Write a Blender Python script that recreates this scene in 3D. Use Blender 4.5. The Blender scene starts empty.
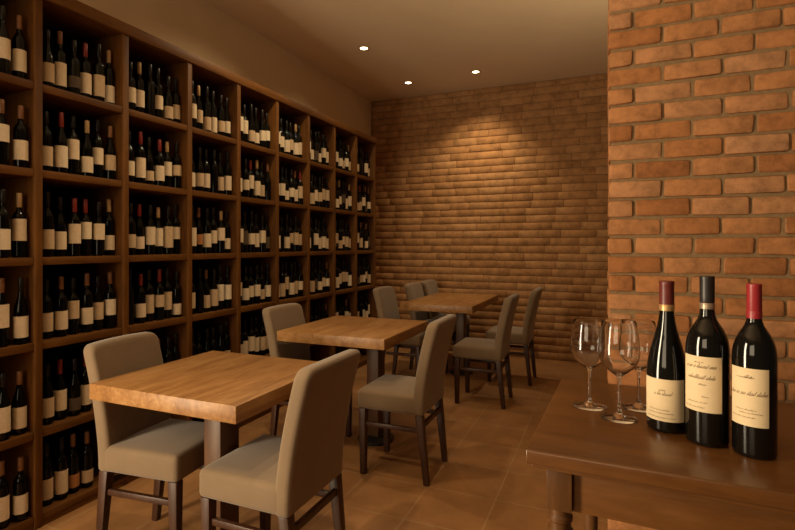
import bpy, bmesh, math, random
from mathutils import Vector, Matrix
PI = math.pi
R = random.Random(7)
SC = bpy.context.scene
COL = SC.collection

# ------------------------------------------------------------------ helpers
def obj(name, bm, mats, parent=None, loc=(0, 0, 0), rotz=0.0, smooth=None):
    me = bpy.data.meshes.new(name)
    bm.normal_update()
    bm.to_mesh(me); bm.free()
    for m in (mats if isinstance(mats, (list, tuple)) else [mats]):
        me.materials.append(m)
    if smooth is not None:
        me.shade_smooth() if smooth >= 180 else smooth_by_angle(me, smooth)
    return link(name, me, parent, loc, rotz)

def smooth_by_angle(me, deg):
    me.shade_smooth()
    me.set_sharp_from_angle(angle=math.radians(deg))

def link(name, me, parent=None, loc=(0, 0, 0), rotz=0.0):
    o = bpy.data.objects.new(name, me)
    COL.objects.link(o)
    o.location = loc
    o.rotation_euler = (0, 0, rotz)
    if parent: o.parent = parent
    return o

def tag(o, label, cat, group=None):
    o['label'] = label; o['category'] = cat
    if group: o['group'] = group
    return o

def thing(name, label, cat, loc=(0, 0, 0), rotz=0.0, group=None):
    return tag(link(name, None, None, loc, rotz), label, cat, group)

def struct(name, bm, mats, smooth=None):
    o = obj(name, bm, mats, smooth=smooth)
    o['kind'] = 'structure'
    return o

def add_box(bm, a, b, bev=0.0, seg=2, mat=0):
    t = bmesh.new()
    bmesh.ops.create_cube(t, size=1.0)
    for v in t.verts:
        v.co = Vector([a[i] + (b[i] - a[i]) * (v.co[i] + .5) for i in range(3)])
    if bev > 0:
        bmesh.ops.bevel(t, geom=list(t.edges), offset=bev, segments=seg, profile=.5, affect='EDGES')
    for f in t.faces: f.material_index = mat
    merge(bm, t)

def merge(bm, t):
    me = bpy.data.meshes.new('tmp'); t.to_mesh(me); t.free()
    bm.from_mesh(me); bpy.data.meshes.remove(me)

def box_bm(a, b, bev=0.0, seg=2):
    bm = bmesh.new(); add_box(bm, a, b, bev, seg); return bm

def lathe(prof, n=32, mat=0, bm=None, off=(0, 0, 0)):
    """revolve (r,z) points about z; closed at r=0 ends"""
    bm = bm or bmesh.new()
    rings = []
    for r, z in prof:
        if r < 1e-6:
            rings.append([bm.verts.new((off[0], off[1], off[2] + z))])
        else:
            rings.append([bm.verts.new((off[0] + r * math.cos(2 * PI * k / n), off[1] + r * math.sin(2 * PI * k / n), off[2] + z)) for k in range(n)])
    for a, b in zip(rings, rings[1:]):
        for k in range(n):
            k2 = (k + 1) % n
            if len(a) == 1 and len(b) == 1: continue
            if len(a) == 1: f = bm.faces.new((a[0], b[k2], b[k]))
            elif len(b) == 1: f = bm.faces.new((a[k], a[k2], b[0]))
            else: f = bm.faces.new((a[k], a[k2], b[k2], b[k]))
            f.material_index = mat
    return bm

def taper(bm, p0, p1, s0, s1, bev=.003):
    """square bar from p0 (half-size s0) to p1 (half-size s1)"""
    t = bmesh.new()
    vs = []
    for p, s in ((p0, s0), (p1, s1)):
        for sx, sy in ((-1, -1), (1, -1), (1, 1), (-1, 1)):
            vs.append(t.verts.new((p[0] + sx * s, p[1] + sy * s, p[2])))
    t.faces.new(vs[3::-1]); t.faces.new(vs[4:])
    for k in range(4):
        k2 = (k + 1) % 4
        t.faces.new((vs[k], vs[k2], vs[4 + k2], vs[4 + k]))
    bmesh.ops.recalc_face_normals(t, faces=list(t.faces))
    bmesh.ops.bevel(t, geom=list(t.edges), offset=bev, segments=2, profile=.5, affect='EDGES')
    merge(bm, t)

# ---------------------------------------------------------------- materials
def mat(name, col, rough=.5, spec=.5, metal=0.0):
    m = bpy.data.materials.new(name); m.use_nodes = True
    b = m.node_tree.nodes['Principled BSDF']
    b.inputs['Base Color'].default_value = (*col, 1)
    b.inputs['Roughness'].default_value = rough
    b.inputs['Specular IOR Level'].default_value = spec
    b.inputs['Metallic'].default_value = metal
    return m, m.node_tree, b

def nd(nt, kind, **kw):
    n = nt.nodes.new(kind)
    for k, v in kw.items():
        if k in n.inputs: n.inputs[k].default_value = v
        else: setattr(n, k, v)
    return n

def ramp(nt, fac, stops):
    r = nt.nodes.new('ShaderNodeValToRGB')
    e = r.color_ramp.elements
    while len(e) < len(stops): e.new(.5)
    for el, (p, c) in zip(e, stops):
        el.position = p; el.color = (*c, 1)
    nt.links.new(fac, r.inputs['Fac'])
    return r.outputs['Color']

def bump(nt, b, height, strength, dist=.002):
    bp = nd(nt, 'ShaderNodeBump', Strength=strength, Distance=dist)
    nt.links.new(height, bp.inputs['Height'])
    nt.links.new(bp.outputs['Normal'], b.inputs['Normal'])

def wood(name, dark, mid, light, axis=1, scale=1.0, rough=.45, bmp=.12, spec=.4):
    m, nt, b = mat(name, mid, rough, spec)
    tc = nd(nt, 'ShaderNodeTexCoord')
    oi = nd(nt, 'ShaderNodeObjectInfo')
    mp = nd(nt, 'ShaderNodeMapping')
    s = [14.0, 14.0, 14.0]; s[axis] = 2.0
    mp.inputs['Scale'].default_value = [x * scale for x in s]
    nt.links.new(tc.outputs['Object'], mp.inputs['Vector'])
    cx = nd(nt, 'ShaderNodeCombineXYZ')
    ml = nd(nt, 'ShaderNodeMath', operation='MULTIPLY'); ml.inputs[1].default_value = 37.0
    nt.links.new(oi.outputs['Random'], ml.inputs[0])
    for k in range(3): nt.links.new(ml.outputs[0], cx.inputs[k])
    nt.links.new(cx.outputs[0], mp.inputs['Location'])
    n1 = nd(nt, 'ShaderNodeTexNoise', Scale=1.0, Detail=8.0, Roughness=.62, Distortion=.6)
    n2 = nd(nt, 'ShaderNodeTexNoise', Scale=5.0, Detail=4.0, Roughness=.6)
    nt.links.new(mp.outputs[0], n1.inputs['Vector']); nt.links.new(mp.outputs[0], n2.inputs['Vector'])
    mx = nd(nt, 'ShaderNodeMath', operation='MULTIPLY_ADD'); mx.inputs[1].default_value = .35
    nt.links.new(n2.outputs['Fac'], mx.inputs[0])
    m2 = nd(nt, 'ShaderNodeMath', operation='MULTIPLY'); m2.inputs[1].default_value = .7
    nt.links.new(n1.outputs['Fac'], m2.inputs[0]); nt.links.new(m2.outputs[0], mx.inputs[2])
    c = ramp(nt, mx.outputs[0], [(.34, dark), (.52, mid), (.7, light)])
    nt.links.new(c, b.inputs['Base Color'])
    bump(nt, b, mx.outputs[0], bmp, .001)
    return m

def brick_mat(name, cols, spec=.15, noise=26.0, bmp=.5):
    m, nt, b = mat(name, cols[1], .88, spec)
    g = nd(nt, 'ShaderNodeNewGeometry')
    tc = nd(nt, 'ShaderNodeTexCoord')
    base = ramp(nt, g.outputs['Random Per Island'], [(0, cols[0]), (.35, cols[1]), (.7, cols[2]), (1, cols[3])])
    n = nd(nt, 'ShaderNodeTexNoise', Scale=noise, Detail=8.0, Roughness=.65)
    nt.links.new(tc.outputs['Object'], n.inputs['Vector'])
    f = ramp(nt, n.outputs['Fac'], [(.3, (.62, .62, .62)), (.55, (1, 1, 1)), (.8, (1.25, 1.22, 1.15))])
    mx = nd(nt, 'ShaderNodeMix', data_type='RGBA', blend_type='MULTIPLY')
    mx.inputs[0].default_value = 1.0
    nt.links.new(base, mx.inputs[6]); nt.links.new(f, mx.inputs[7])
    nt.links.new(mx.outputs[2], b.inputs['Base Color'])
    n2 = nd(nt, 'ShaderNodeTexNoise', Scale=noise * 2.5, Detail=9.0, Roughness=.7)
    nt.links.new(tc.outputs['Object'], n2.inputs['Vector'])
    bump(nt, b, n2.outputs['Fac'], bmp, .004)
    return m

def noisy(name, col, amp=.12, scale=20.0, rough=.9, spec=.2, bmp=.1, bdist=.002, coords='Object'):
    m, nt, b = mat(name, col, rough, spec)
    tc = nd(nt, 'ShaderNodeTexCoord')
    n = nd(nt, 'ShaderNodeTexNoise', Scale=scale, Detail=6.0, Roughness=.6)
    nt.links.new(tc.outputs[coords], n.inputs['Vector'])
    c = ramp(nt, n.outputs['Fac'], [(.25, tuple(x * (1 - amp) for x in col)), (.75, tuple(x * (1 + amp) for x in col))])
    nt.links.new(c, b.inputs['Base Color'])
    if bmp: bump(nt, b, n.outputs['Fac'], bmp, bdist)
    return m

M = {}
M['wood_table'] = wood('honey_wood', (0.168, 0.07004, 0.0192), (0.28, 0.1302, 0.04), (0.384, 0.206, 0.076), axis=1, rough=.42)
M['wood_counter'] = wood('counter_wood', (.075, .026, .006), (.115, .044, .011), (.16, .065, .018), axis=0, rough=.28, spec=.5)
M['wood_counter_leg'] = wood('counter_leg_wood', (.065, .026, .008), (.105, .044, .014), (.15, .064, .021), axis=2, rough=.35)
M['wood_leg'] = wood('chair_leg_wood', (0.0255, 0.00864, 0.0036), (0.04335, 0.01536, 0.0063), (0.0612, 0.024, 0.0099), axis=2, rough=.4)
M['wood_post'] = wood('post_wood', (0.0476, 0.01856, 0.006375), (0.0816, 0.03315, 0.01147), (0.1156, 0.05171, 0.01912), axis=2, rough=.45)
M['rack_v'] = wood('rack_upright_wood', (0.07192, 0.02636, 0.0045), (0.1218, 0.04674, 0.008), (0.1682, 0.06711, 0.013), axis=2, rough=.55, spec=.2)
M['rack_h'] = wood('rack_board_wood', (0.0696, 0.02517, 0.0045), (0.116, 0.04434, 0.008), (0.1624, 0.06471, 0.013), axis=1, rough=.55, spec=.2)
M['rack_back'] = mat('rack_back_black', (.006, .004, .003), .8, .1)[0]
M['iron'] = mat('black_iron', (.012, .010, .009), .45, .4)[0]
M['fabric'] = noisy('taupe_upholstery', (0.1715, 0.1124, 0.06263), .10, 9.0, .8, .25, .0)
nt = M['fabric'].node_tree; b = nt.nodes['Principled BSDF']
n = nd(nt, 'ShaderNodeTexNoise', Scale=420.0, Detail=3.0); tc = nd(nt, 'ShaderNodeTexCoord')
nt.links.new(tc.outputs['Object'], n.inputs['Vector']); bump(nt, b, n.outputs['Fac'], .25, .0015)
b.inputs['Sheen Weight'].default_value = .25; b.inputs['Sheen Roughness'].default_value = .5
M['brick'] = brick_mat('pier_brick', [(0.2805, 0.1088, 0.0374), (0.357, 0.1462, 0.0527), (0.3825, 0.1683, 0.0663), (0.3995, 0.1955, 0.0918)], bmp=.55)
M['mortar'] = noisy('pier_mortar', (0.2125, 0.1318, 0.0663), .2, 60, .95, .1, .5, .003)
M['brick_back'] = brick_mat('back_brick', [(0.306, 0.153, 0.06205), (0.34, 0.17, 0.0697), (0.357, 0.1827, 0.07565), (0.391, 0.2082, 0.0918)], noise=14, bmp=.5)
M['mortar_back'] = noisy('back_mortar', (0.24, 0.128, 0.06), .2, 40, .95, .1, .4, .003)
M['plaster'] = noisy('wall_plaster', (.60, .46, .30), .05, 3.0, .92, .15, .05)
M['ceiling'] = noisy('ceiling_plaster', (.66, .51, .35), .04, 2.0, .92, .15, .03)
M['glass_bottle'] = mat('dark_bottle_glass', (.006, .005, .004), .07, .6)[0]
M['glass_rack'] = mat('rack_bottle_glass', (.0025, .0025, .002), .07, .18)[0]
M['cap_d'] = mat('black_capsule', (.009, .007, .006), .35, .3)[0]
M['cap_r'] = mat('red_capsule', (.20, .017, .013), .4)[0]
M['cap_t'] = mat('tan_capsule', (.20, .085, .030), .45)[0]
M['cap_g'] = mat('straw_capsule', (.40, .25, .11), .45)[0]
M['cap_maroon'] = noisy('maroon_capsule', (.13, .022, .018), .25, 90, .38, .5, 0)
M['cap_red'] = noisy('crimson_capsule', (.30, .022, .026), .15, 90, .36, .5, 0)
M['cap_black'] = noisy('charcoal_capsule', (.022, .017, .016), .15, 90, .38, .5, 0)
M['band_gold'] = mat('gold_band', (.55, .32, .13), .35, .5, .5)[0]
M['band_silver'] = mat('pewter_band', (.36, .27, .19), .35, .5, .5)[0]
M['lab_c'] = noisy('cream_label', (.74, .60, .42), .10, 60, .75, .2, 0)
M['lab_w'] = noisy('ivory_label', (.80, .68, .50), .07, 60, .75, .2, 0)
M['lab_t'] = noisy('tan_label', (.58, .43, .27), .14, 60, .75, .2, 0)
M['lab_o'] = noisy('orange_label', (.42, .19, .07), .15, 60, .75, .2, 0)
M['lab_k'] = noisy('dim_label', (.10, .07, .045), .3, 60, .7, .2, 0)
M['paper'] = noisy('hero_label_paper', (.74, .57, .35), .05, 40, .7, .25, 0)
M['ink'] = mat('brown_ink', (.20, .125, .065), .8)[0]
M['chrome'] = mat('brushed_trim', (.75, .65, .5), .35, .5, .9)[0]

mg = bpy.data.materials.new('clear_glass'); mg.use_nodes = True
bg = mg.node_tree.nodes['Principled BSDF']
bg.inputs['Base Color'].default_value = (1, 1, 1, 1); bg.inputs['Roughness'].default_value = 0.0
bg.inputs['Transmission Weight'].default_value = 1.0; bg.inputs['IOR'].default_value = 1.46
M['glass'] = mg

ml, nt, b = mat('lamp_lens', (1, .9, .7), .4)
b.inputs['Emission Color'].default_value = (1, .78, .48, 1); b.inputs['Emission Strength'].default_value = 9.0
M['lens'] = ml

# floor tile: grid of .36 m with grout lines
m, nt, b = mat('terracotta_tile', (.25, .13, .06), .5, .4)
tc = nd(nt, 'ShaderNodeTexCoord'); mp = nd(nt, 'ShaderNodeMapping')
mp.inputs['Location'].default_value = (.885, -2.20, 0)
nt.links.new(tc.outputs['Object'], mp.inputs['Vector'])
bt = nd(nt, 'ShaderNodeTexBrick', offset=0.0, squash=1.0)
bt.inputs['Scale'].default_value = 1.0
bt.inputs['Mortar Size'].default_value = .0035; bt.inputs['Mortar Smooth'].default_value = .3
bt.inputs['Brick Width'].default_value = .365; bt.inputs['Row Height'].default_value = .345
bt.inputs['Color1'].default_value = (0.2442, 0.116, 0.04221, 1); bt.inputs['Color2'].default_value = (0.2849, 0.1392, 0.0531, 1)
bt.inputs['Mortar'].default_value = (0.3029, 0.1863, 0.08976, 1); bt.inputs['Bias'].default_value = 0.0
nt.links.new(mp.outputs[0], bt.inputs['Vector'])
n1 = nd(nt, 'ShaderNodeTexNoise', Scale=5.0, Detail=8.0, Roughness=.6)
nt.links.new(tc.outputs['Object'], n1.inputs['Vector'])
f = ramp(nt, n1.outputs['Fac'], [(.25, (.72, .70, .68)), (.5, (1, 1, 1)), (.78, (1.28, 1.27, 1.25))])
mx = nd(nt, 'ShaderNodeMix', data_type='RGBA', blend_type='MULTIPLY'); mx.inputs[0].default_value = 1.0
nt.links.new(bt.outputs['Color'], mx.inputs[6]); nt.links.new(f, mx.inputs[7])
nt.links.new(mx.outputs[2], b.inputs['Base Color'])
bump(nt, b, bt.outputs['Fac'], -.3, .002)
M['tile'] = m

# -------------------------------------------------------------------- setting
CAM_H, F_PX = 1.30, 500.0
TH = math.atan(.417)
D, H, XW, XR = 5.90, 3.17, -2.835, 1.70
struct('floor', box_bm((XW - .15, -2.2, -.12), (XR + .1, D + .15, 0)), M['tile'])
struct('ceiling', box_bm((XW - .15, -2.2, H), (XR + .1, D + .15, H + .12)), M['ceiling'])
struct('wall_left', box_bm((XW - .12, .98, 0), (XW, D + .15, H)), M['plaster'])
struct('wall_side', box_bm((XR, 1.95, 0), (XR + .1, D + .15, H)), M['plaster'])

def one_brick(bm, a, b, bev, jit, rnd, seg=2):
    t = bmesh.new()
    bmesh.ops.create_cube(t, size=1.0)
    for v in t.verts:
        v.co = Vector([a[i] + (b[i] - a[i]) * (v.co[i] + .5) + rnd.uniform(-jit, jit) for i in range(3)])
    bmesh.ops.bevel(t, geom=list(t.edges), offset=bev, segments=seg, profile=.55, affect='EDGES')
    merge(bm, t)

def finish_bricks(name, bm, backing, bmat, mmat):
    for f in bm.faces: f.material_index = 0
    t = bmesh.new()
    for a, b_ in backing: add_box(t, a, b_, mat=1)
    merge(bm, t)
    o = struct(name, bm, [bmat, mmat], smooth=50)
    return o

# back wall: long rough-faced courses
bm = bmesh.new()
rb = random.Random(3)
z, row = 0.0, 0
while z < H - .02:
    ch = rb.uniform(.082, .090)
    z1 = min(z + ch, H - .002)
    x = XW - rb.uniform(0, .26)
    while x < 1.0:
        w = rb.uniform(.22, .40)
        out = rb.uniform(.005, .010)
        if x + w > XW:
            one_brick(bm, (max(x, XW + .001) + .001, D - out, z + .003), (x + w - .001, D + .03, z1 - .003), .0035, .0015, rb, 1)
        x += w
    z = z1; row += 1
finish_bricks('wall_back', bm, [((XW - .1, D, 0), (XR + .1, D + .15, H))], M['brick_back'], M['mortar_back'])

# brick pier in the right foreground
PX0, PY0, PX1, PY1 = .008, 1.95, XR, 2.36
bm = bmesh.new()
rb = random.Random(11)
CH, BL = .0665, .176
nz = int(H / CH)
for k in range(nz + 1):
    z0 = k * CH + .0042; z1 = min((k + 1) * CH - .0042, H - .002)
    if z1 - z0 < .015: break
    x = PX0
    first = True
    while x < PX1 - .04:
        w = (BL * .47 if k % 2 else BL * .98) if first else BL * rb.uniform(.96, 1.04)
        x1 = min(x + w, PX1)
        o_ = rb.uniform(.004, .009)
        one_brick(bm, (x + (.0 if first else .004), PY0 - o_, z0), (x1 - .004, PY0 + .09, z1), .0105, .0026, rb)
        x = x1; first = False
    y = PY0 + .10                                       # return face
    while y < PY1 - .04:
        w = BL if y + BL < PY1 else PY1 - y
        one_brick(bm, (PX0 + rb.uniform(-.002, .003), y + .005, z0), (PX0 + .08, y + w - .005, z1), .0105, .0026, rb)
        y += w
finish_bricks('wall_right', bm, [((PX0 + .007, PY0 + .002, 0), (PX1, PY1, H))], M['brick'], M['mortar'])

# ------------------------------------------------------------------ wine rack
RX, RB = -2.40, XW + .004            # front plane, back plane
UP = [1.031 + .452 * k for k in range(10)]             # upright centres along the wall
HW = .0175
SZ = [.060, .447, .853, 1.243, 1.647, 2.045]               # shelf top heights, bottom first
TOP0, TOP1 = 2.44, 2.50
rack = thing('wine_rack', 'tall brown wooden wine rack filling the left wall from floor to bulkhead', 'wine rack', (0, 0, 0))
Y0, Y1 = UP[0] - HW, UP[-1] + HW
for y in UP:
    obj('upright', box_bm((RB + .012, y - HW, 0), (RX, y + HW, TOP0), .0025), M['rack_v'], rack, smooth=40)
obj('top_board', box_bm((RB + .012, Y0 - .004, TOP0), (RX + .010, Y1 + .004, TOP1), .004), M['rack_h'], rack, smooth=40)
obj('plinth', box_bm((RX - .10, Y0, 0), (RX - .006, Y1, SZ[0] - .035)), M['rack_h'], rack)
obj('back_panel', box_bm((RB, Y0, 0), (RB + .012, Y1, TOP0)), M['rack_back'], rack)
for a, b_ in zip(UP, UP[1:]):
    for z in SZ:
        obj('shelf', box_bm((RB + .012, a + HW, z - .036), (RX - .004, b_ - HW, z), .002), M['rack_h'], rack, smooth=40)

# bottles standing in the rack -------------------------------------------------
BR = .0274
def rack_profile(kind, h):
    if kind == 'a':      # high shoulders
        p = [(0, .004), (BR * .8, 0), (BR, .006), (BR, .60 * h), (BR * .93, .645 * h), (BR * .68, .69 * h), (BR * .40, .73 * h), (BR * .36, .77 * h), (BR * .35, .97 * h), (BR * .38, .975 * h), (BR * .38, h - .002), (0, h)]
    else:                # sloping shoulders
        p = [(0, .004), (BR * .8, 0), (BR, .006), (BR, .47 * h), (BR * .95, .53 * h), (BR * .78, .60 * h), (BR * .58, .67 * h), (BR * .42, .73 * h), (BR * .36, .79 * h), (BR * .35, .97 * h), (BR * .38, .975 * h), (BR * .38, h - .002), (0, h)]
    return p

MESH = {}
def mesh_of(key, maker, mats, smooth=40):
    if key not in MESH:
        o = obj(key if isinstance(key, str) else key[0], maker(), mats, smooth=smooth)
        MESH[key] = o.data
        bpy.data.objects.remove(o)
    return MESH[key]

def label_patch(r, z0, z1, arc, n=14):
    """thin paper shell wrapped on a cylinder, centred on +X"""
    bm = bmesh.new()
    rows = []
    for rr in (r, r + .0006):
        for z in (z0, z1):
            rows.append([bm.verts.new((rr * math.cos(t), rr * math.sin(t), z)) for t in [(-.5 + k / n) * arc for k in range(n + 1)]])
    i0, i1, o0, o1 = rows
    for k in range(n):
        bm.faces.new((o0[k], o0[k + 1], o1[k + 1], o1[k])); bm.faces.new((i0[k + 1], i0[k], i1[k], i1[k + 1]))
        bm.faces.new((i0[k], i0[k + 1], o0[k + 1], o0[k])); bm.faces.new((i1[k + 1], i1[k], o1[k], o1[k + 1]))
    bm.faces.new((i0[0], o0[0], o1[0], i1[0])); bm.faces.new((o0[n], i0[n], i1[n], o1[n]))
    return bm

def rack_bottle(x, y, z, h, kind, cap, lab, lo, hi, label):
    hq = round(h * 100) / 100
    body = mesh_of(('wine_bottle', kind, hq), lambda: lathe(rack_profile(kind, hq), 20), M['glass_rack'])
    o = link('wine_bottle', body, None, (x, y, z), 0)
    tag(o, label, 'wine bottle', 'wine bottles standing in the rack')
    cl = {'d': .80, 'r': .76, 't': .79, 'g': .78}[cap]
    r = BR * .38 + .0009
    cm = mesh_of(('capsule', cap, hq), lambda: lathe([(BR * .36 + .0004, cl * hq), (r, cl * hq + .002), (r, hq - .001), (r * .9, hq + .001), (0, hq + .0012)], 14), M['cap_' + cap])
    link('capsule', cm, o)
    if lab != 'n':
        a, b_ = round(lo * h, 3), round(hi * h, 3)
        lm = mesh_of(('label', lab, a, b_), lambda: label_patch(BR + .0002, a, b_, 3.0), M['lab_' + lab])
        ang = math.atan2(-y, -x)                                   # towards the middle of the room
        ang = ang * .75 + R.uniform(-.22, .12)
        link('label', lm, o, (0, 0, 0), ang)
    return o

# (capsule, label paper, label bottom, label top) read off the photograph, left to right, rows top to bottom
ROWS = {
 0: ['dw.22-.52 tw.12-.46', 'tw.36-.62 tc.12-.44', 'dw.12-.42 gc.26-.60', 'tc.28-.62 dc.10-.42', 'dc.12-.5 tc.10-.44', 'tc.12-.48 tc.12-.42'],
 1: ['dt.10-.43 tc.10-.48 dk.14-.34 rc.10-.46 dt.10-.46 gw.06-.36', 'dt.10-.42 rw.10-.45 dc.27-.60 gc.08-.36 dc.24-.52 tt.18-.46',
     'dt.12-.42 dc.12-.42 rc.22-.56 rw.30-.60 dc.30-.60 gc.10-.36', 'dt.12-.44 tc.12-.43 dt.28-.60 tc.14-.42 dt.20-.52 tw.24-.52',
     'dt.12-.45 rc.16-.50 dk.10-.32 rc.12-.46', 'dt.10-.43 dc.10-.47 to.10-.32 tt.10-.32'],
 2: ['dc.18-.48 gc.14-.46 dn.1-.2 dc.20-.46 dt.08-.34 dc.12-.42', 'dc.14-.42 rc.12-.50 dt.10-.30 rc.12-.44 gc.26-.56 dt.28-.50',
     'dt.14-.40 rc.12-.36 dc.20-.56 gc.18-.56 dt.14-.58 dc.30-.54', 'dn.1-.2 rc.12-.40 dt.16-.52 rt.26-.50 dt.18-.54 dc.06-.30',
     'dn.1-.2 dt.12-.4 dn.1-.2 tt.12-.4 dn.1-.2 dt.1-.4'],
 3: ['dc.22-.52 gt.18-.46 dt.06-.34 dc.06-.40 dt.12-.38 dc.14-.42', 'dc.10-.42 dt.12-.42 dc.12-.44 dn.1-.2 dt.10-.42 dc.12-.44',
     'dc.16-.54 to.20-.42 dc.14-.44 dc.22-.50 gc.30-.60 dc.10-.36', 'dt.14-.50 dn.1-.2 tt.10-.40 dt.12-.52 dw.20-.56 dw.22-.56', 'dn.1-.2 dt.10-.36 dn.1-.2 dc.14-.44 dk.1-.3 dt.10-.36'],
}
ORD = ['first', 'second', 'third', 'fourth', 'fifth', 'sixth', 'seventh']
ROWN = ['on top shelf', 'on second shelf down', 'on third shelf down', 'on fourth shelf down', 'on fifth shelf down', 'on bottom shelf']
BAYN = ['leftmost rack bay', 'second rack bay', 'third rack bay', 'fourth rack bay', 'fifth rack bay', 'sixth rack bay', 'seventh rack bay', 'eighth rack bay', 'last rack bay']
CAPN = {'d': 'black-capped', 'r': 'red-capped', 't': 'tan-capped', 'g': 'straw-capped'}
SKIP = set()
rr = random.Random(21)
for bay in range(9):
    lo_y, hi_y = UP[bay] + HW, UP[bay + 1] - HW
    for row in range(6):
        z = SZ[5 - row]
        spec = ROWS.get(bay, [])
        if bay in ROWS and row >= len(spec): continue
        if bay in ROWS:
            items = []
            for s in spec[row].split():
                a, b_ = s[2:].split('-')
                items.append((s[0], s[1], float(a), float(b_)))
        else:
            if row == 5: continue
            items = []
            for k in range(6):
                l0 = rr.choice([.08, .10, .14, .20, .26]); l1 = l0 + rr.choice([.26, .30, .34, .36])
                items.append((rr.choice('dddddddtrg' if row < 2 else 'ddddddddt'), rr.choice('cccctttwnk' if rr.random() < .6 else 'cct'), l0, min(l1, .60)))
        n = len(items)
        first = (1.357 if bay == 0 else UP[bay] + .078)
        pitch = .073 if bay == 0 else .0655
        lst = []
        for k, it in enumerate(items):
            y = first + pitch * k + rr.uniform(-.001, .001)
            dx = .036 + BR + (.010 if (k + row) % 2 else 0) - (.022 if bay == 0 else 0)
            h = rr.choice([.28, .29, .29, .30])
            if bay and it[0] == 'd' and rr.random() < .2: h = .31
            if (bay, row, k) in SKIP: rr.random(); continue
            lst.append((RX - dx, min(y, hi_y - BR - .002), h, rr.choice('aab'), it))
        for k, (x, y, h, kind, it) in enumerate(lst):
            pos = len(lst) - 1 - k
            pn = 'rightmost' if pos == 0 else ORD[pos] + ' from right'
            lb = '%s wine bottle, %s %s of %s' % (CAPN[it[0]], pn, ROWN[row], BAYN[bay])
            rack_bottle(x, y, z + .0008, h, kind, it[0], it[1], it[2], it[3], lb)

# --------------------------------------------------------------- dining tables
def dining_table(x0, y0, x1, y1, px, py, label, base_r=.12):
    cx, cy = (x0 + x1) / 2, (y0 + y1) / 2
    t = thing('dining_table', label, 'table', (cx, cy, 0), 0, 'square wooden dining tables in the aisle')
    hx, hy = (x1 - x0) / 2, (y1 - y0) / 2
    obj('tabletop', box_bm((-hx, -hy, .686), (hx, hy, .75), .005), M['wood_table'], t, smooth=40)
    ox, oy = px - cx, py - cy
    obj('pedestal', box_bm((ox - .042, oy - .055, .03), (ox + .042, oy + .055, .686), .004), M['wood_post'], t, smooth=40)
    bmx = lathe([(0, 0), (base_r - .004, 0), (base_r, .006), (base_r, .018), (base_r - .015, .026), (base_r * .55, .034), (.07, .042), (0, .042)], 40, off=(ox, oy, 0))
    obj('base', bmx, M['iron'], t, smooth=40)
    return t
dining_table(-1.897, 1.362, -1.165, 2.04, -1.44, 1.60, 'front square wooden table nearest the camera between two taupe chairs')
dining_table(-1.945, 2.655, -1.19, 3.43, -1.42, 3.03, 'middle square wooden table standing between front and back tables')
dining_table(-1.80, 4.37, -1.10, 5.55, -1.36, 4.95, 'far wooden table farthest back near the brick wall', .12)

# ---------------------------------------------------------------- dining chairs
def deform(bm, fn):
    for v in bm.verts: v.co = fn(v.co.copy())

def soft_box(a, b_, bev, cuts):
    bm = box_bm(a, b_, bev, 4)
    for ax, n in cuts:
        for k in range(1, n):
            p = [0, 0, 0]; p[ax] = a[ax] + (b_[ax] - a[ax]) * k / n
            nrm = [0, 0, 0]; nrm[ax] = 1
            bmesh.ops.bisect_plane(bm, geom=bm.verts[:] + bm.edges[:] + bm.faces[:], plane_co=p, plane_no=nrm)
    return bm

CW = .195
def back_block(a, b_):
    """upholstered slab with rounded top corners and soft edges"""
    bm = box_bm(a, b_)
    e = [e for e in bm.edges if all(v.co.z > b_[2] - 1e-4 for v in e.verts) and abs(e.verts[0].co.x - e.verts[1].co.x) > .01]
    bmesh.ops.bevel(bm, geom=e, offset=.036, segments=5, profile=.5, affect='EDGES')
    e = [e for e in bm.edges if e.calc_face_angle(0) > .7]
    bmesh.ops.bevel(bm, geom=e, offset=.021, segments=4, profile=.5, affect='EDGES')
    for ax, n in ((2, 10), (1, 8)):
        for k in range(1, n):
            p = [0, 0, 0]; p[ax] = a[ax] + (b_[ax] - a[ax]) * k / n
            nrm = [0, 0, 0]; nrm[ax] = 1
            bmesh.ops.bisect_plane(bm, geom=bm.verts[:] + bm.edges[:] + bm.faces[:], plane_co=p, plane_no=nrm)
    return bm
def make_chair(label):
    """faces local +X, origin on the floor under the seat centre"""
    t = thing('dining_chair', label, 'chair', (0, 0, 0), 0, 'taupe upholstered dining chairs')
    s = soft_box((-.165, -CW, .375), (.205, CW, .482), .022, [(0, 8), (1, 8)])
    def puff(c):
        u = (c.x - .02) / .185; v = c.y / CW
        if c.z > .46: c.z += .012 * max(0, 1 - u * u) * max(0, 1 - v * v)
        return c
    deform(s, puff)
    obj('seat', s, M['fabric'], t, smooth=60)
    bk = back_block((-.215, -CW, .372), (-.150, CW, .885))
    def lean(c):
        q = max(0, (c.z - .42)) / .48
        c.x += -.092 * q ** 1.3 - .012 * (1 - (c.y / CW) ** 2) * q + .022
        w = 1 - .00 * q
        mid = (c.x)
        # slightly fuller in the middle of its height
        c.x += .006 * math.sin(PI * min(1, q))
        c.y *= w
        c.z += .006 * (1 - (c.y / CW) ** 2) * (1 if c.z > .865 else 0)
        return c
    deform(bk, lean)
    obj('backrest', bk, M['fabric'], t, smooth=60)
    for sy in (-1, 1):
        fb = bmesh.new(); taper(fb, (.176, sy * (CW - .030), 0), (.176, sy * (CW - .028), .377), .016, .021)
        obj('leg', fb, M['wood_leg'], t, smooth=40)
        rb_ = bmesh.new(); taper(rb_, (-.205, sy * (CW - .030), 0), (-.165, sy * (CW - .028), .376), .015, .021)
        obj('leg', rb_, M['wood_leg'], t, smooth=40)
        obj('stretcher', box_bm((-.180, sy * (CW - .029) - .010, .275), (.164, sy * (CW - .029) + .010, .300), .003), M['wood_leg'], t, smooth=40)
    obj('stretcher', box_bm((-.186, -(CW - .045), .300), (-.168, CW - .045, .328), .003), M['wood_leg'], t, smooth=40)
    return t

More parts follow.
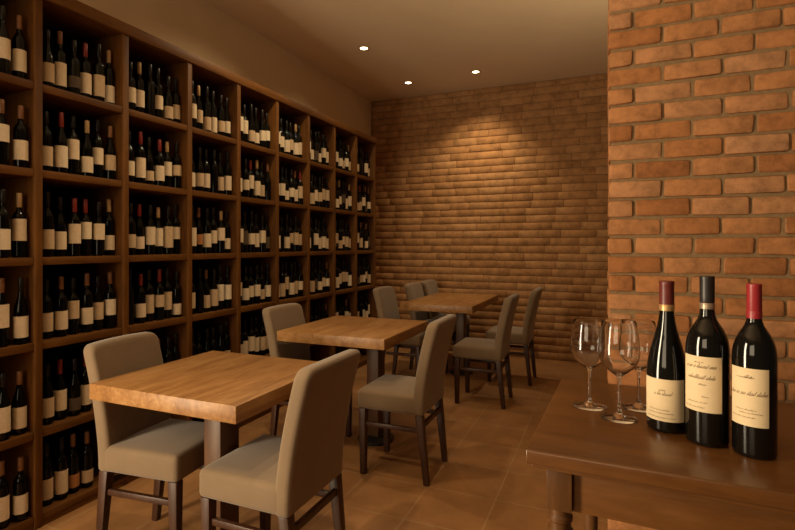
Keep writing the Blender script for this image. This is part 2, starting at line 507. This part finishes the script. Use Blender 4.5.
def dup(root, label):
    r = root.copy(); COL.objects.link(r); r['label'] = label
    for ch in list(root.children):
        c = ch.copy(); COL.objects.link(c); c.parent = r
    return r

CHAIRS = [
 (-1.748, 1.612, .10, 'taupe chair at the front table with its back against the wine rack'),
 (-1.176, 1.600, PI, 'taupe chair at the front table turned with its back to the brick pier'),
 (-1.792, 2.845, 0.0, 'taupe chair at the middle table on the wine rack side'),
 (-1.10, 2.722, PI, 'taupe chair at the middle table on the aisle side, dark legs fully seen'),
 (-1.765, 4.46, 0.0, 'taupe chair on rack side of far table, nearest of its row'),
 (-1.68, 5.05, 0.0, 'taupe chair on rack side of far table, second of its row'),
 (-1.665, 5.52, 0.0, 'taupe chair on rack side of far table, last before brick wall'),
 (-.955, 4.15, PI, 'taupe chair on aisle side of far table, nearer of the two'),
 (-.85, 4.90, PI, 'taupe chair on aisle side of far table, close to brick wall'),
]
proto = make_chair(CHAIRS[0][3])
for i, (x, y, a, lb) in enumerate(CHAIRS):
    c = proto if i == 0 else dup(proto, lb)
    c.scale = (1, .94 if i == 0 else 1, 1); c.location = (x, y, 0); c.rotation_euler = (0, 0, a)

# ------------------------------------------------------------------- side table
SX0, SX1, SY0, SY1, SZT = -.146, .98, 1.0, 1.575, .90
st = thing('side_table', 'dark glossy wooden side table with turned legs in the right foreground', 'table', (SX0, SY0, 0), math.radians(-2.3))
wx, wy = SX1 - SX0, SY1 - SY0
tp = box_bm((0, 0, SZT - .028), (wx, wy, SZT), .004, 3)
add_box(tp, (.010, .010, SZT - .038), (wx - .010, wy - .010, SZT - .028), .003)
obj('tabletop', tp, M['wood_counter'], st, smooth=40)
LW = .024
def turned_leg(x, y):
    bm = bmesh.new()
    add_box(bm, (x - LW, y - LW, .778), (x + LW, y + LW, SZT - .038), .002)
    prof = [(0, 0), (.013, 0), (.016, .02), (.0155, .10), (.0195, .55), (.0215, .705), (.021, .716), (.0245, .725), (.0245, .734), (.0205, .739), (.0205, .750), (.0235, .754), (.0235, .762), (.0205, .766), (.0205, .779), (0, .779)]
    lathe(prof, 24, bm=bm, off=(x, y, 0))
    return bm
for x in (.060, wx - .068):
    for y in (.052, wy - .052):
        obj('leg', turned_leg(x + (.025 if x < .5 and y > .3 else 0), y), M['wood_counter_leg'], st, smooth=35)
az0, az1 = SZT - .123, SZT - .038
obj('apron', box_bm((.060 + LW, .040, az0), (wx - .068 - LW, .060, az1), .002), M['wood_counter'], st, smooth=40)
obj('apron', box_bm((.060 + LW, wy - .060, az0), (wx - .068 - LW, wy - .040, az1), .002), M['wood_counter'], st, smooth=40)
obj('apron', box_bm((.056, .052 + LW, az0), (.076, wy - .052 - LW, az1), .002), M['wood_counter'], st, smooth=40)
obj('apron', box_bm((wx - .076, .052 + LW, az0), (wx - .056, wy - .052 - LW, az1), .002), M['wood_counter'], st, smooth=40)

# ------------------------------------------------------------- hero wine bottles
def ribbon_on_cyl(bm, pts, r, w):
    """pts = (arc length s, z) polyline; ribbon of width w lying on radius r, centred on +X"""
    for (s0, z0), (s1, z1) in zip(pts, pts[1:]):
        dx, dz = s1 - s0, z1 - z0
        L = math.hypot(dx, dz)
        if L < 1e-7: continue
        nx, nz = -dz / L * w / 2, dx / L * w / 2
        q = []
        for s, z in ((s0 + nx, z0 + nz), (s0 - nx, z0 - nz), (s1 - nx, z1 - nz), (s1 + nx, z1 + nz)):
            a = s / r
            q.append(bm.verts.new((r * math.cos(a), r * math.sin(a), z)))
        bm.faces.new(q)

def script_line(bm, rnd, r, s0, s1, z, amp, w, step=.0016, gaps=()):
    """a line of looping handwriting from s0 to s1"""
    pts = []
    s = s0; ph = rnd.uniform(0, 6)
    while s < s1:
        tall = 1.9 if rnd.random() < .22 else 1.0
        for q in range(6):
            u = q / 6
            zz = amp * tall * (.5 - .5 * math.cos(2 * PI * u)) * rnd.uniform(.85, 1.1)
            pts.append((s + step * (u * 1.0 + .28 * math.sin(2 * PI * u)) + zz * .45, z + zz))
        s += step
        if rnd.random() < .13 and len(pts) > 8:
            ribbon_on_cyl(bm, pts, r, w); pts = []; s += step * .9
    if len(pts) > 1: ribbon_on_cyl(bm, pts, r, w)

def hero_bottle(loc, prof, caps, band, capm, bandm, rad, lab, yaw, lines, label, seed, k, kn):
    fk = lambda r: k if r > .03 else k + (kn - k) * min(1, (.03 - r) / .013)
    zn = .25 * prof[-1][1]
    prof = [((r * fk(r)) if z > zn else r * k, z) for r, z in prof]; rad = rad * k
    caps = [(r * kn, z) for r, z in caps]; band = [(r * kn, z) for r, z in band]
    o = obj('wine_bottle', lathe(prof, 56), M['glass_bottle'], None, loc, 0, smooth=50)
    o.scale = (1, 1, .988 if kn > .75 else .982)
    tag(o, label, 'wine bottle', 'wine bottles on the side table')
    obj('capsule', lathe(caps, 40), M[capm], o, smooth=40)
    obj('capsule_band', lathe(band, 40), M[bandm], o, smooth=40)
    z0, z1, arc = lab
    l = obj('label', label_patch(rad + .0002, z0, z1, arc, 32), M['paper'], o, (0, 0, 0), yaw, smooth=40)
    rnd = random.Random(seed)
    rr_ = rad + .0010
    for (s0, s1, z, amp, w, step) in lines:
        bm = bmesh.new()
        script_line(bm, rnd, rr_, s0, s1, z, amp * .9, w * .8, step * .8)
        obj('lettering', bm, M['ink'], l)
    return o

def face(loc, off):
    return math.atan2(-loc[1], -loc[0]) + off

B1 = (.1225, 1.235, SZT); B2 = (.190, 1.182, SZT); B3 = (.2625, 1.149, SZT)
pb = [(0, .012), (.026, .006), (.036, 0), (.0405, .002), (.0425, .008), (.0425, .118), (.0420, .130), (.0400, .148), (.0365, .166), (.0315, .186), (.0262, .204), (.0215, .222), (.0182, .238), (.0163, .252), (.0155, .262), (.0150, .300), (.0150, .318), (0, .319)]
hero_bottle(B1, pb, [(.0154, .262), (.0160, .263), (.0163, .273), (.0160, .316), (.0166, .318), (.0166, .3235), (.0150, .3255), (0, .3258)],
    [(.0158, .2600), (.0167, .2606), (.0168, .2735), (.0162, .2742)], 'cap_maroon', 'band_gold', .0425, (.026, .116, 2.25), face(B1, -.20),
    [(-.018, .016, .082, .0048, .0009, .0026), (-.008, .004, .091, .003, .0007, .002), (-.030, .012, .049, .0014, .0005, .0011), (-.032, .022, .042, .0014, .0005, .0011), (-.034, .026, .033, .0014, .0005, .0011)],
    'slope-shouldered wine bottle with maroon capsule and gold band, beside the wine glasses', 5, .94, .91)
pa = [(0, .012), (.028, .006), (.038, 0), (.0418, .002), (.0438, .009), (.0440, .186), (.0436, .198), (.0418, .210), (.0380, .222), (.0325, .233), (.0262, .243), (.0210, .252), (.0178, .262), (.0163, .274), (.0157, .290), (.0152, .320), (.0152, .330), (0, .331)]
hero_bottle(B2, pa, [(.0158, .284), (.0164, .285), (.0168, .300), (.0168, .333), (.0172, .335), (.0170, .3395), (.0150, .341), (0, .3413)],
    [(.0162, .2735), (.0172, .2742), (.0172, .2855), (.0166, .2862)], 'cap_black', 'band_silver', .0440, (.070, .181, 1.95), face(B2, -.30),
    [(-.030, .026, .158, .0052, .0010, .0026), (-.012, .004, .168, .0028, .0006, .0018), (-.026, .024, .136, .0050, .0010, .0026), (-.004, .010, .124, .0022, .0007, .0016), (.002, .014, .100, .0015, .0005, .0011), (-.028, .012, .088, .0014, .0005, .0011), (-.034, .006, .078, .0014, .0005, .0011)],
    'tallest wine bottle with charcoal capsule and pewter band, middle of the three', 8, .88, .80)
pc = [(0, .012), (.029, .006), (.039, 0), (.0430, .002), (.0450, .009), (.0452, .186), (.0446, .198), (.0424, .210), (.0380, .223), (.0318, .234), (.0258, .243), (.0208, .251), (.0176, .259), (.0162, .268), (.0156, .285), (.0152, .315), (.0152, .322), (0, .323)]
hero_bottle(B3, pc, [(.0163, .277), (.0168, .278), (.0168, .3235), (.0172, .325), (.0170, .3305), (.0150, .332), (0, .3323)],
    [(.0162, .2640), (.0172, .2646), (.0173, .2785), (.0167, .2795)], 'cap_red', 'cap_red', .0452, (.062, .172, 1.9), face(B3, -.30),
    [(-.020, .010, .153, .0026, .0006, .0018), (-.006, .006, .153, .0040, .0008, .0022), (-.034, .032, .121, .0055, .0010, .0028), (-.022, .014, .092, .0014, .0005, .0011), (-.014, .024, .086, .0014, .0005, .0011), (-.030, .012, .078, .0014, .0005, .0011)],
    'wine bottle with bright red capsule, rightmost on the side table', 12, .80, .745)

# ------------------------------------------------------------------ wine glasses
def glass_bm():
    out = [(0, 0), (.0390, 0), (.0398, .0012), (.0380, .0022), (.020, .0042), (.0095, .0075), (.0052, .014), (.0036, .028), (.0033, .060), (.0036, .088), (.0052, .095), (.011, .1005), (.022, .109), (.034, .1205), (.0420, .135), (.0448, .150), (.0446, .165), (.0422, .188), (.0390, .210), (.0366, .2235)]
    inn = [(.0360, .2240), (.0353, .2235), (.0378, .210), (.0411, .188), (.0435, .165), (.0437, .150), (.0409, .1358), (.0330, .1218), (.0210, .1108), (.0100, .1030), (.0, .1010)]
    return lathe(out + inn, 64)
gm = None
GL = [(-.038, 1.328, 'empty stemmed wine glass leftmost of the three'), (.0275, 1.262, 'empty stemmed wine glass standing in front of the other two'), (.074, 1.362, 'empty stemmed wine glass partly hidden behind the front glass')]
for i, (x, y, lb) in enumerate(GL):
    if gm is None:
        g = obj('wine_glass', glass_bm(), M['glass'], None, smooth=60); gm = g
    else:
        g = gm.copy(); COL.objects.link(g)
    g.location = (x, y, SZT + .0006)
    g.scale = (1, 1, 1.0 if i == 1 else .95)
    tag(g, lb, 'wine glass', 'empty wine glasses on the side table')

# -------------------------------------------------------------- ceiling downlights
DL = [(-2.12, 4.257, 'recessed ceiling spotlight nearest the camera'), (-2.10, 5.357, 'recessed ceiling spotlight farthest back, above the rack end'), (-1.296, 5.30, 'recessed ceiling spotlight on the right, washing the brick wall')]
for x, y, lb in DL:
    t = thing('recessed_downlight', lb, 'ceiling light', (x, y, H), 0, 'recessed ceiling spotlights')
    obj('trim_ring', lathe([(.034, -.001), (.050, 0), (.050, -.004), (.045, -.0075), (.036, -.006), (.034, -.001)], 32), M['chrome'], t, smooth=40)
    obj('lamp_lens', lathe([(0, -.004), (.034, -.004), (.034, -.001), (0, -.001)], 32), M['lens'], t, smooth=40)

# ------------------------------------------------------------------------ lights
def spot(name, loc, target, power, size, blend, col=(1, .70, .40), r=.03):
    l = bpy.data.lights.new(name, 'SPOT'); l.energy = power; l.color = col
    l.spot_size = math.radians(size); l.spot_blend = blend; l.shadow_soft_size = r
    o = bpy.data.objects.new(name, l); COL.objects.link(o); o.location = loc
    o.rotation_euler = (Vector(target) - Vector(loc)).to_track_quat('-Z', 'Y').to_euler()
    return o
def area(name, loc, target, power, sx, sy, col):
    l = bpy.data.lights.new(name, 'AREA'); l.shape = 'RECTANGLE'; l.size = sx; l.size_y = sy
    l.energy = power; l.color = col
    o = bpy.data.objects.new(name, l); COL.objects.link(o); o.location = loc
    o.rotation_euler = (Vector(target) - Vector(loc)).to_track_quat('-Z', 'Y').to_euler()
    return o
WARM = (1, .77, .46)
spot('downlight_beam_near', (-2.12, 4.257, H - .02), (-2.2, 4.25, 0), 26, 130, .9, WARM)
spot('downlight_beam_far', (-2.10, 5.357, H - .02), (-2.1, 5.35, 0), 8, 100, .8, WARM)
spot('downlight_beam_brick', (-1.296, 5.30, H - .02), (-1.42, 5.85, 1.1), 90, 100, 1.0, WARM)
# fill spots added under the ceiling, with no fixtures of their own
spot('fill_spot_table', (-1.50, 1.9, H - .02), (-1.50, 1.9, 0), 62, 100, .9, WARM)  # unseen spot added for more light on the front table
spot('fill_spot_aisle', (-1.0, .3, H - .02), (-.62, 2.25, 0), 95, 40, 1.0, WARM)  # added spot that brightens the aisle floor
spot('fill_spot_rack', (-1.75, 3.0, H - .02), (-2.4, 2.9, 1.0), 56, 120, .9, WARM)  # extra unseen spot, put in to lift the bottle labels
spot('fill_spot_pier', (-.10, .25, H - .02), (.45, 1.95, 1.5), 25, 75, .9, WARM)  # added fill for the face of the brick pier
area('glass_door', (-2.45, -.40, 1.25), (-.2, 1.1, 1.25), 115, .5, 2.3, (1, .82, .56))
area('front_fill', (-1.3, -2.1, 1.8), (-1.3, 2.0, 1.3), 28, 1.6, 1.4, (1, .80, .53))  # unseen soft fill added behind the camera for frontal light
spot('fill_spot_ceiling', (.55, 3.1, 1.7), (.3, 3.1, H), 80, 140, 1.0, WARM, .2)  # made-up lamp hidden by the pier, added to brighten the ceiling
w = bpy.data.worlds.new('world'); SC.world = w; w.use_nodes = True
w.node_tree.nodes['Background'].inputs[0].default_value = (1, .74, .48, 1)
w.node_tree.nodes['Background'].inputs[1].default_value = .04

# ------------------------------------------------------------------------ camera
cd = bpy.data.cameras.new('camera'); cam = bpy.data.objects.new('camera', cd); COL.objects.link(cam)
cd.sensor_width = 36.0; cd.lens = 36.0 * F_PX / 795.0; cd.shift_y = -20.0 / 795.0
cam.location = (0, 0, CAM_H); cam.rotation_euler = (PI / 2, 0, TH)
cd.clip_start = .02
SC.camera = cam
vs = SC.view_settings
vs.view_transform = 'Standard'; vs.look = 'None'; vs.exposure = 0.0; vs.gamma = 1.0; vs.use_curve_mapping = False
cy = SC.cycles
cy.use_denoising = True; cy.max_bounces = 10; cy.diffuse_bounces = 5; cy.glossy_bounces = 4; cy.transmission_bounces = 10
cy.caustics_reflective = False; cy.caustics_refractive = True; cy.sample_clamp_indirect = 4.0
